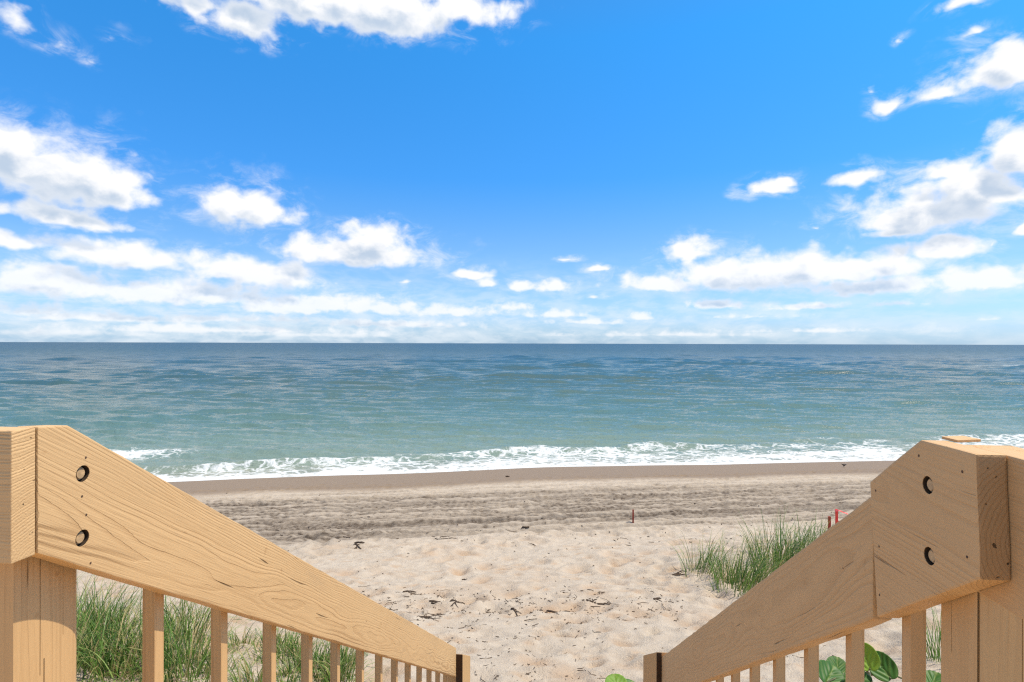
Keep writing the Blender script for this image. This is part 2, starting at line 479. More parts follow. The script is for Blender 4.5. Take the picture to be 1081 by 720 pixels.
# ------------------------------------------------------------------ the sea
def build_sea():
    rng = np.random.default_rng(9)
    v = np.concatenate([np.arange(150, 60, -.30), np.arange(60, 8, -.22), np.geomspace(8, .06, 90)])
    qs = F * CAM_H / v
    U = np.concatenate([np.linspace(-3.2, -1.05, 60)[:-1], np.linspace(-1.05, 1.05, 1300), np.linspace(1.05, 3.2, 60)[1:]])
    QQ, UU = np.meshgrid(qs, U, indexing='ij')
    X = UU * QQ
    Y = QQ + SH * X
    dq = np.abs(np.gradient(qs))[:, None] * np.ones_like(X)
    s = QQ - 28.3 - wob(X) * 1.0            # distance out from the water's edge
    H = np.zeros_like(X)
    lat = np.gradient(X, axis=1)
    for i in range(84):
        lam = float(np.exp(rng.uniform(np.log(.6), np.log(22))))
        th = rng.normal(0, .27) + .10
        kk = 2 * np.pi / lam
        kx, ky = kk * math.sin(th), kk * math.cos(th)
        A = .0100 * lam ** .80
        fade = np.clip((lam / dq - 2.2) / 2.5, 0, 1) * np.clip((lam / np.maximum(lat, 1e-6) - 2.2) / 2.5, 0, 1)
        fade = fade * np.clip(.05 + 8 * dq / lam, 0, 1)
        ph = kx * X + ky * Y + rng.uniform(0, 6.28) + 1.5 * vnoise(X / (lam * 3), Y / (lam * 3), i)
        H += A * fade * (np.exp(np.sin(ph)) - 1.27) * .8
    for i in range(10):                       # short-crested wind waves lying along the shore
        lam = rng.uniform(2.6, 7.0); th = rng.normal(0, .10) + .13
        kk = 2 * np.pi / lam; kx, ky = kk * math.sin(th), kk * math.cos(th)
        fade = np.clip((lam / dq - 2.2) / 2.5, 0, 1)
        ph = kx * X + ky * Y + rng.uniform(0, 6.28) + 3.0 * vnoise(X / 16, Y / 9, 200 + i)
        H += (.008 * np.clip(.4 + 1.8 * vnoise(X / 14, Y / 6, 300 + i), 0, 1.3)) * lam * fade * (np.exp(1.6 * np.sin(ph)) - 1.75) * .42
    patch = .65 + .9 * (vnoise(X * .05, Y * .12, 3) + .5)
    H *= patch
    # low swell ridges rolling in
    for (s0, amp, w0) in ((7.5, .20, .9), (13.5, .10, 1.0), (23, .08, 1.4), (38, .08, 2.0)):
        ss_ = s - s0 - 2.2 * vnoise(X * .07, np.full_like(X, s0), 40) - 1.0 * vnoise(X * .2, np.full_like(X, s0), 41)
        g = np.clip(.55 + 1.3 * vnoise(X * .06 + s0, np.full_like(X, s0 * 2), 43), 0, 1)
        H += amp * g * np.exp(-(ss_ / w0) ** 2)
    H = np.maximum(H, -.12 - .02 * np.clip(s, 0, 12)) * sstep(s, -.3, 6.0)
    thin = np.clip(s, -3, 0)
    # the spent wave: lacy wash, width grows towards the right
    width = np.interp(X, [-30, -14, -6, 2, 10, 20, 40], [2.4, 3.0, 4.4, 5.0, 5.6, 6.0, 6.4]) * (1 + .22 * vnoise(X * .22, X * 0, 21))
    t = s / width
    lip = np.clip(.45 + 1.3 * vnoise(X * .16, X * 0, 23), 0, 1)
    foam = .57 * sstep(t, 1.12, .2) + .34 * np.exp(-(s / .6) ** 2) + .26 * np.exp(-((t - .82) / .13) ** 2) * lip
    foam += .42 * fbm(X * .5, Y * 1.0, 29, 4, .6) * sstep(t, 1.35, 1.0)
    foam *= sstep(s, -.9, -.1)
    H += .30 * np.exp(-((t - .86) / .10) ** 2) * lip
    # a small breaker on the left and a far whitecap on the right
    for (cx, cy, rx, ry, am) in ((-22.0, 32.2, 2.8, 1.5, .95), (-25.0, 33.0, 2.2, 1.0, .6), (147, 166, 5, 1.8, .6), (138, 168, 4, 1.2, .4)):
        e = ((X - cx) / rx) ** 2 + ((Y - cy) / ry) ** 2
        foam = np.maximum(foam, am * np.exp(-e) + .35 * fbm(X * .7, Y * 1.2, 33, 3) * np.exp(-e * .5))
    foam += .30 * sstep(vnoise(X * .35, Y * .12, 91) + .5 * vnoise(X * 1.1, Y * .5, 92), .55, .8) * (s > 15)
    Z = H + .006
    me = grid_mesh('sea', X, Y, Z)
    fattr(me, 'foam', np.clip(foam, 0, 1.3))
    fattr(me, 'off', s)
    mt, k, b = material('sea_water')
    tc = k.n('ShaderNodeTexCoord')
    P = tc.outputs['Object']
    off = k.attr('off').outputs['Fac']
    fo = k.attr('foam').outputs['Fac']
    cr = k.n('ShaderNodeValToRGB')
    lg = k.m('DIVIDE', k.m('LOGARITHM', k.m('MAXIMUM', k.m('ADD', off, 2.0), 1.0), math.e), 9.0)   # ln(off+2)/9
    k.put(cr.inputs[0], lg)
    els = cr.color_ramp.elements
    def pos(m):
        return math.log(m + 2) / 9
    stops = [(0, (.27, .27, .22)), (3, (.19, .25, .205)), (9, (.155, .232, .203)), (22, (.098, .178, .165)), (60, (.066, .126, .130)),
             (200, (.032, .084, .108)), (1500, (.014, .058, .098))]
    els[0].position = pos(stops[0][0]); els[0].color = (*stops[0][1], 1)
    els[1].position = pos(stops[-1][0]); els[1].color = (*stops[-1][1], 1)
    for m_, c_ in stops[1:-1]:
        e_ = els.new(pos(m_)); e_.color = (*c_, 1)
    big = k.noise(k.v('MULTIPLY', P, (.012, .03, 1)), 1.0, 4, .6)
    wc = k.mix(k.ss(big, .35, .7), cr.outputs[0], k.mix(.15, cr.outputs[0], (.016, .085, .10)))
    # lace: cell walls of warped cells at two sizes
    wn = k.n('ShaderNodeTexNoise')
    k.put(wn.inputs['Vector'], P)
    wn.inputs['Scale'].default_value = 1.1
    wn.inputs['Detail'].default_value = 3
    wp = k.v('ADD', k.v('MULTIPLY', P, (1, 1.3, 0)), k.v('MULTIPLY', k.v('SUBTRACT', wn.outputs['Color'], (.5, .5, .5)), (1.3, 1.3, 0)))
    l1 = k.voro(wp, 1.35, 'DISTANCE_TO_EDGE')
    l2 = k.voro(wp, 3.8, 'DISTANCE_TO_EDGE')
    lace = k.m('ADD', k.ss(l1, .22, 0.0, 0, .65), k.ss(l2, .30, .0, 0, .45))
    fn = k.noise(P, 6.0, 5, .7)
    fm = k.m('ADD', k.m('MULTIPLY', fo, 1.35), k.m('MULTIPLY_ADD', lace, .75, k.m('MULTIPLY', k.m('SUBTRACT', fn, .5), .9)))
    foam_mask = k.m('MULTIPLY', k.ss(fm, .66, 1.42), k.ss(fo, .05, .25))
    k.put(b.inputs['Base Color'], k.mix(foam_mask, wc, (.72, .74, .74)))
    k.put(b.inputs['Roughness'], k.m('MULTIPLY_ADD', foam_mask, .75, .08))
    b.inputs['IOR'].default_value = 1.33
    k.put(b.inputs['Specular Tint'], (1.0, .89, .74))
    k.put(b.inputs['Specular IOR Level'], k.ss(lg, .50, .80, .5, .3))   # wind-roughened water offshore mirrors less
    # ripples: chop lying along the shore, finer capillary texture on top
    r1 = k.noise(k.v('MULTIPLY', P, (.75, 2.0, 1)), 1.0, 6, .66, .4)
    r2 = k.noise(k.v('MULTIPLY', P, (.10, .26, 1)), 1.0, 5, .6, .3)
    n1 = k.bump(r2, .15, .5)
    n2 = k.bump(r1, .8, .075, n1)
    n3 = k.bump(fm, .5, .05, n2)
    k.put(b.inputs['Normal'], n3)
    # water body + mirror layer; offshore, over steep wind chop, the reflectance levels off instead of rising to a mirror
    df = k.n('ShaderNodeBsdfDiffuse'); gl = k.n('ShaderNodeBsdfGlossy'); m1 = k.n('ShaderNodeMixShader'); fr = k.n('ShaderNodeFresnel')
    k.put(df.inputs['Color'], k.mix(foam_mask, wc, (.60, .62, .62))); k.put(gl.inputs['Color'], k.mix(k.ss(lg, .5, .75), (1.0, .88, .75), (.82, .88, .92)))
    k.put(gl.inputs['Roughness'], k.ss(lg, .30, .75, .08, .25))
    for nd in (df, gl, fr):
        k.put(nd.inputs['Normal'], n3)
    fr.inputs['IOR'].default_value = 1.33
    sp = k.noise(k.v('MULTIPLY', P, (.14, .40, 1)), 1.0, 5, .75)
    cap = k.ss(sp, .36, .64, .06, .42)
    far = k.ss(lg, .46, .70)
    fac = k.m('ADD', k.m('MULTIPLY', fr.outputs[0], k.m('SUBTRACT', 1.0, far)), k.m('MULTIPLY', cap, far))
    k.put(m1.inputs[0], k.m('MULTIPLY', fac, k.m('SUBTRACT', 1.0, foam_mask)))
    k.t.links.new(df.outputs[0], m1.inputs[1]); k.t.links.new(gl.outputs[0], m1.inputs[2])
    k.t.links.new(m1.outputs[0], [n for n in k.t.nodes if n.type == 'OUTPUT_MATERIAL'][0].inputs[0])
    o = link('sea', me, mt)
    tag(o, 'teal sea with small waves and white foam at its edge', 'sea', kind='structure')
build_sea()

# ------------------------------------------------------------------ photo ray tools (used only to measure where real things stand)
CR, SR = math.cos(ROLL), math.sin(ROLL)
def uv(px, py):
    dx, dy = px - 540.5, py - 362.5
    return (dx * CR + dy * SR) / F, (dy * CR - dx * SR) / F       # tangent to the right, tangent downward
PSI = math.atan2(60.0, F)                                          # the stairs head a little to the right
SP, CP = math.sin(PSI), math.cos(PSI)
def SW(t, l, z):                                                   # stair frame (along, right, height rel. camera) -> world
    return Vector((t * SP + l * CP, t * CP - l * SP, CAM_H + z))
def on_plane(px, py, l):                                           # pixel -> (t, z) on the vertical plane at right-offset l
    U, V = uv(px, py)
    t = -l * (CP + U * SP) / (SP - U * CP)
    return t, -V * (t * CP - l * SP)
def ground_hit(px, py):
    U, V = uv(px, py)
    y = 2.0
    while y < 60:
        if CAM_H - V * y < ground_z(U * y, y):
            lo, hi = y - .1, y
            for _ in range(12):
                mdl = (lo + hi) / 2
                if CAM_H - V * mdl < ground_z(U * mdl, mdl): hi = mdl
                else: lo = mdl
            return U * hi, hi, ground_z(U * hi, hi)
        y += .1
    return U * 60, 60, 0.0

_dg = None
def sheet_z(x, y):                                                 # height of the finished sand surface under a point
    o = bpy.data.objects['beach']
    ok, loc, nrm, idx = o.ray_cast(Vector((x, y, CAM_H + 2)), Vector((0, 0, -1)))
    return loc.z if ok else ground_z(x, y)

# ------------------------------------------------------------------ timber
def wood_material(name, light, dark, ring=95.0, contrast=1.0, ringbump=.5, crack=.5):
    mt, k, b = material(name)
    gc = k.attr('gc').outputs['Vector']
    al, ac, de = k.sep(gc)
    slow = k.n('ShaderNodeTexNoise')
    k.put(slow.inputs['Vector'], k.v('MULTIPLY', gc, (1.6, 7, 7)))
    slow.inputs['Scale'].default_value = 1.0
    slow.inputs['Detail'].default_value = 2
    dv = k.v('MULTIPLY', k.v('SUBTRACT', slow.outputs['Color'], (.5, .5, .5)), (0, .045, .045))
    p2 = k.v('ADD', k.comb(0, ac, de), dv)
    r = k.v('LENGTH', p2)
    jit = k.noise(k.v('MULTIPLY', gc, (5, 60, 60)), 1.0, 3, .6)
    ph = k.m('MULTIPLY_ADD', r, ring, k.m('MULTIPLY', jit, .55))
    vary = k.noise(k.comb(k.m('FLOOR', ph), 3.3, 1.7), 3.17, 0)
    fr = k.m('FRACT', ph)
    late = k.m('MULTIPLY', k.ss(fr, .35, .93), k.ss(fr, 1.0, .955))      # thin dark line at the end of each ring
    late = k.m('MULTIPLY', late, k.ss(vary, .35, .68, .15, 1.0))
    zone = k.noise(k.v('MULTIPLY', gc, (1.3, 5, 5)), 1.0, 2, .5)
    late = k.m('MULTIPLY', late, k.ss(zone, .35, .62, .3, 1.0))
    fib = k.noise(k.v('MULTIPLY', gc, (9, 330, 330)), 1.0, 3, .6)
    wear = k.noise(k.v('MULTIPLY', gc, (2.2, 9, 9)), 1.0, 5, .65)
    ck = k.noise(k.v('MULTIPLY', k.v('ADD', gc, dv), (2.4, 95, 95)), 1.0, 2, .5)
    crk = k.m('MULTIPLY', k.ss(ck, .70, .78), crack)
    c = k.mix(k.ss(wear, .3, .72), light, tuple(.86 * light[i] + .14 * dark[i] for i in range(3)))
    c = k.mix(k.m('MULTIPLY', late, .55 * contrast), c, dark)
    c = k.mix(k.m('MULTIPLY', k.ss(fib, .52, .75), .30 * contrast), c, dark)
    c = k.mix(k.m('MULTIPLY', crk, .9), c, (.06, .035, .015))
    spot = k.ss(k.noise(k.v('MULTIPLY', gc, (30, 30, 30)), 1.0, 2, .5), .70, .78)
    c = k.mix(k.m('MULTIPLY', spot, .35), c, dark)
    # rubbed and weathered: thin stain worn pale, a little grey mildew in streaks
    mil = k.noise(k.v('MULTIPLY', gc, (3, 22, 22)), 1.0, 6, .7)
    c = k.mix(k.ss(mil, .55, .78, 0, .30), c, (.30, .235, .155))
    c = k.mix(k.ss(mil, .42, .25, 0, .35), c, tuple(min(1, x * 1.18) for x in light))
    k.put(b.inputs['Base Color'], c)
    b.inputs['Roughness'].default_value = .62
    b.inputs['Specular IOR Level'].default_value = .3
    h = k.m('MULTIPLY_ADD', late, -ringbump, k.m('MULTIPLY', fib, -.35))
    h = k.m('MULTIPLY_ADD', crk, -1.6, h)
    k.put(b.inputs['Normal'], k.bump(h, .8, .0035))
    return mt

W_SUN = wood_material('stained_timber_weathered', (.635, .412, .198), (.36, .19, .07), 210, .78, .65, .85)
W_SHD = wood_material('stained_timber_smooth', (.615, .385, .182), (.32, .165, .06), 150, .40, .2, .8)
W_POST = wood_material('stained_timber_post', (.63, .395, .180), (.30, .145, .05), 110, .5, .3, 1.0)
def plain(name, col, rough=.7, nscale=30.0, var=.35):
    mt, k, b = material(name)
    n = k.noise(k.n('ShaderNodeTexCoord').outputs['Object'], nscale, 4, .6)
    k.put(b.inputs['Base Color'], k.mix(k.ss(n, .3, .7), col, tuple(c * (1 - var) for c in col)))
    b.inputs['Roughness'].default_value = rough
    k.put(b.inputs['Normal'], k.bump(n, .3, .004))
    return mt
W_END = wood_material('shaded_end_grain', (.43, .255, .115), (.20, .10, .035), 150, .6, .4, 1.0)
M_BOLT = plain('painted_bolt', (.58, .38, .19), .55, 90)
M_HOLE = plain('bolt_recess_shade', (.05, .028, .012), .9, 90)  # near-black lining, shade inside the bolt holes put into its colour
M_SHAD = plain('painted_shade', (.07, .035, .014), .9, 60)  # shade on the bottom posts' front faces put into a dark strip's colour
M_NAIL = plain('rusty_nail', (.10, .05, .025), .7, 200)

def set_gc(me, org, A, B, off=(0, 0, 0)):
    C = A.cross(B).normalized()
    at = me.attributes.get('gc') or me.attributes.new('gc', 'FLOAT_VECTOR', 'POINT')
    n = len(me.vertices)
    co = np.empty(n * 3, np.float32); me.vertices.foreach_get('co', co); co = co.reshape(-1, 3) - np.array(org)
    out = np.stack([co @ np.array(A) + off[0], co @ np.array(B) + off[1], co @ np.array(C) + off[2]], -1).astype(np.float32)
    at.data.foreach_set('vector', out.ravel())

def prism_bm(pts, push, bev=.004, rough=0):
    bm = bmesh.new()
    if rough:                                        # slightly wavering sawn and worn edges
        rr = random.Random(int(abs(pts[0][0]) * 1e4))
        q = []
        for i in range(len(pts)):
            p0, p1 = Vector(pts[i]), Vector(pts[(i + 1) % len(pts)])
            n_ = max(1, int((p1 - p0).length / .045))
            e_ = (p1 - p0).normalized().cross(push.normalized())
            q.append(p0)
            for j in range(1, n_):
                q.append(p0.lerp(p1, j / n_) + e_ * rr.gauss(0, rough))
        pts = q
    a = [bm.verts.new(p) for p in pts]
    c = [bm.verts.new(Vector(p) + push) for p in pts]
    n = len(pts)
    bm.faces.new(a)
    bm.faces.new(c[::-1])
    for i in range(n):
        j = (i + 1) % n
        bm.faces.new((a[j], a[i], c[i], c[j]))
    bmesh.ops.recalc_face_normals(bm, faces=bm.faces)
    if bev:
        bmesh.ops.bevel(bm, geom=bm.edges[:], offset=bev, segments=2, profile=.6, affect='EDGES')
    return bm

def to_mesh(name, bm, smooth=False):
    me = bpy.data.meshes.new(name)
    bm.to_mesh(me); bm.free()
    if smooth:
        me.polygons.foreach_set('use_smooth', [True] * len(me.polygons))
    return me

def cyl_bm(center, axis, rad, length, seg=28, rad2=None, bev=0):
    bm = bmesh.new()
    rot = axis.to_track_quat('Z', 'Y').to_matrix().to_4x4()
    bmesh.ops.create_cone(bm, cap_ends=True, segments=seg, radius1=rad, radius2=rad if rad2 is None else rad2, depth=length,
                          matrix=Matrix.Translation(center) @ rot)
    return bm

def drill(me, holes):                       # holes: (centre, axis, radius, depth) cut into the mesh
    tmp = bpy.data.objects.new('tmp_board', me); COL.objects.link(tmp)
    kill = [tmp]
    for (c, ax, r, d) in holes:
        cm = to_mesh('tmp_cut', c if isinstance(c, bmesh.types.BMesh) else cyl_bm(c, ax, r, d * 2))
        co = bpy.data.objects.new('tmp_cut', cm); COL.objects.link(co); kill.append(co)
        md = tmp.modifiers.new('b', 'BOOLEAN'); md.object = co; md.operation = 'DIFFERENCE'; md.solver = 'EXACT'
    bpy.context.view_layer.update()
    res = bpy.data.meshes.new_from_object(tmp.evaluated_get(bpy.context.evaluated_depsgraph_get()))
    for o in kill:
        bpy.data.objects.remove(o, do_unlink=True)
    return res

A_L, B_R, TH = .81, .605, .038
DIR_T = Vector((SP, CP, 0)); DIR_R = Vector((CP, -SP, 0)); UP = Vector((0, 0, 1))

def board_from_px(px, l, thick, outward, bev=.004):
    """outline measured on the vertical plane at right-offset l; thickness grows away from the stairs"""
    pts = []
    for (x, y) in px:
        t, z = on_plane(x, y, l)
        pts.append(SW(t, l, z))
    return prism_bm(pts, DIR_R * (thick * outward), bev), pts

def bolt(parent, px, l, sgn, r=.0138):
    t, z = on_plane(px[0], px[1], l)
    c = SW(t, l, z)
    inward = DIR_R * (-sgn)
    bm = cyl_bm(c - inward * .0078, inward, r * .73, .008, 24)
    bmesh.ops.bevel(bm, geom=[e for e in bm.edges if len(e.link_faces) == 2 and e.calc_face_angle(0) > 1], offset=.002, segments=2, affect='EDGES')
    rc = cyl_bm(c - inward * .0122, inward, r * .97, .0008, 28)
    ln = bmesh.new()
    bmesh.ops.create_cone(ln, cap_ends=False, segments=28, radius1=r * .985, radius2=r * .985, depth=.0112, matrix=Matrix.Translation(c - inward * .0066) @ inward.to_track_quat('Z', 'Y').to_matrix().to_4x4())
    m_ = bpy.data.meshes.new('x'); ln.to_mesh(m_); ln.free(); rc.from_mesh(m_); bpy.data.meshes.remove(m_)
    link('bolt_recess_shade', to_mesh('bolt_recess_shade', rc), M_HOLE, parent)
    return link('bolt_head', to_mesh('bolt_head', bm), M_BOLT, parent)

def nail(parent, px, l, sgn, r=.0019):
    t, z = on_plane(px[0], px[1], l)
    c = SW(t, l, z)
    bm = cyl_bm(c - DIR_R * (-sgn) * .002, DIR_R * (-sgn), r, .005, 10)
    return link('nail', to_mesh('nail', bm), M_NAIL, parent)

def box_bm(t0, t1, l0, l1, z0, z1, bev=.003):
    pts = [SW(t0, l0, z0), SW(t1, l0, z0), SW(t1, l0, z1), SW(t0, l0, z1)]
    return prism_bm(pts, DIR_R * (l1 - l0), bev)

def gc_rand(me, org, A, B, seed, d=.09):
    rr = random.Random(seed)
    set_gc(me, org, A, B, (rr.uniform(0, 40), rr.uniform(-.03, .03), d))

def mesh_box(name, args, A, B, seed, bev=.003, d=.09):
    me = to_mesh(name, box_bm(*args, bev=bev))
    c = SW((args[0] + args[1]) / 2, (args[2] + args[3]) / 2, (args[4] + args[5]) / 2)
    gc_rand(me, c, A, B, seed, d)
    return me

def rounded_post_bm(t0, t1, l_in, l_out, z0, z1, bulge, r_far, sgn):
    """square post whose inner face is slightly crowned and whose far inner edge is worn round"""
    prof = []
    n = 14
    for i in range(n + 1):                       # along the inner face from near edge to far edge
        f = i / n
        t = t0 + (t1 - t0) * f
        drop = bulge * (1 - (2 * f - .85) ** 2 * .9) if f < .9 else bulge * .15
        if f > 1 - r_far / (t1 - t0):
            g = (f - (1 - r_far / (t1 - t0))) * (t1 - t0) / r_far
            drop = drop - r_far * (1 - math.sqrt(max(0, 1 - g * g)))
        prof.append((t, l_in - sgn * drop))
    prof += [(t1, l_out), (t0, l_out)]
    pts = [SW(t, l, z0) for t, l in prof]
    return prism_bm(pts, Vector((0, 0, z1 - z0)), 0)

def build_left_railing():
    root = empty('stair_railing', SW(1.0, -A_L, -1.2), 'sunlit left stair railing of tan weathered timber, with two round bolts near its level end', 'railing', 'railings of the beach stairs')
    # sloping hand rail: inner lower edge lies above the visible outer lower edge of the plank
    zb = lambda px: on_plane(px, 590 + .2845 * (px - 40), -(A_L + TH))
    px = [(40.2, 450.6), (72, 449), (481.5, 684.0)]
    pts = [SW(*_tz(p, -A_L)) for p in px]
    (ta, za), (tb, zb_) = zb(60), zb(470)
    sl = (zb_ - za) / (tb - ta)
    tend = on_plane(481.5, 700, -A_L)[0]; tst = on_plane(40.2, 500, -A_L)[0]
    pts += [SW(tend, -A_L, za + sl * (tend - ta)), SW(tst, -A_L, za + sl * (tst - ta))]
    me = to_mesh('handrail_board', prism_bm(pts, DIR_R * -TH, .0025, .0006))
    along = (pts[2] - pts[1]).normalized()
    across = DIR_R.cross(along).normalized()
    holes = [(SW(*_tz(p, -A_L)), DIR_R, .0138, .013) for p in ((87.5, 500), (87, 568))]
    me = drill(me, holes)
    set_gc(me, pts[1] * .5 + pts[4] * .5, along, across, (3.1, .035, .085))
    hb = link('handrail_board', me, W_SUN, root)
    for p in ((87.5, 500), (87, 568)):
        bolt(hb, p, -A_L, -1)
    for p in ((86.5, 524), (90.5, 483), (91, 543.5), (95.5, 594.5), (387, 656)):
        nail(hb, p, -A_L, -1)
    # level rail of the landing, turning away to the left; its end grain shows
    t1 = on_plane(37.4, 500, -A_L)[0]
    t0 = t1 - .0375
    _, zt = on_plane(26, 452.8, -A_L); _, zbm = on_plane(26, 590, -A_L)
    _, ztn = on_plane(14, 457, -A_L)
    lv = mesh_box('level_rail_board', (t0, t1, -A_L - 2.2, -A_L, zbm, zt), DIR_R, UP, 5, .0015)
    set_gc(lv, SW((t0 + t1) / 2, -A_L, zbm), DIR_R, UP, (7.7, .03, .028))
    link('level_rail_board', lv, W_SUN, root)
    # corner post
    L = A_L + TH + .001
    pt0, pt1 = on_plane(20.5, 640, -L - .004)[0], on_plane(95, 640, -L - .004)[0]
    pm = to_mesh('post', rounded_post_bm(pt0, pt1, -L - .018, -L - .12, -1.5, zt - .075, .010, .024, -1))
    cuts = []
    for (cx, w, z0, z1) in ((47.5, .0012, -.545, -.20), (51.5, .0018, -1.5, -.52), (72, .0009, -.50, -.1)):
        tc_ = on_plane(cx, 640, -L)[0]
        cuts.append((box_bm(tc_ - w / 2, tc_ + w / 2, -L - .025, -L + .02, z0, z1, 0), None, None, None))
    pm = drill(pm, cuts)
    set_gc(pm, SW(.85, -L - .06, -.5), UP, DIR_T, (2.0, .02, .05))
    link('post', pm, W_POST, root)
    # pickets
    top = lambda t: za + sl * (t - ta) + .07
    bm = bmesh.new()
    sz = .0275
    bmx = box_bm(-sz / 2, sz / 2, -sz / 2, sz / 2, -1.0, 0, .0015)
    bmx.transform(Matrix.Translation((0, 0, -CAM_H)))
    me = to_mesh('baluster', bmx)
    gc_rand(me, Vector((0, 0, 0)), UP, DIR_T, 8, .03)
    lb = -(A_L + TH + .0005 + sz / 2)
    tt = [on_plane(c, 650, lb)[0] for c in (161.8, 231.5, 284.5, 324, 354, 380)]
    tt += [tt[-1] + (tt[-1] - tt[0]) / 5 * i for i in range(1, 8)]
    tt = [t for t in tt if t < tend - .03]
    for i, t in enumerate(tt):
        o = link('baluster', me, W_POST, root)
        o.location = SW(t, lb, top(t))
    # pickets of the level rail to the left
    for i in range(8):
        o = link('baluster', me, W_POST, root)
        o.location = SW((t0 + t1) / 2 + .034, -L - .30 - .235 * i, zbm + .05)
    # bottom post, turned a little
    t_e = tend + .001
    _, zp = on_plane(484, 684, -A_L)
    sp_ = mesh_box('shade_strip', (t_e, t_e + .006, -A_L, -.763, -3.9, zp - .002), UP, DIR_T, 13, .001)
    link('shade_strip', sp_, M_SHAD, root)  # added dark strip drawn in place of the post front's shade
    t_e += .0065
    q = [(t_e, -.765), (t_e + .15, -.732), (t_e + .17, -.83), (t_e, -.875)]
    bmp = prism_bm([SW(t, l, -3.9) for t, l in q], Vector((0, 0, 3.9 + zp + .0)), .003)
    for v in bmp.verts:
        if v.co.z > CAM_H + zp - .05:
            tloc = (v.co - Vector((0, 0, v.co.z))).dot(DIR_T)
            v.co.z -= max(0, tloc - t_e) * .62
    me = to_mesh('bottom_post', bmp)
    gc_rand(me, SW(t_e, -.8, -3), UP, DIR_T, 12, .04)
    link('bottom_post', me, W_POST, root)
    return za, sl, ta

def _tz(p, l):
    t, z = on_plane(p[0], p[1], l)
    return t, l, z

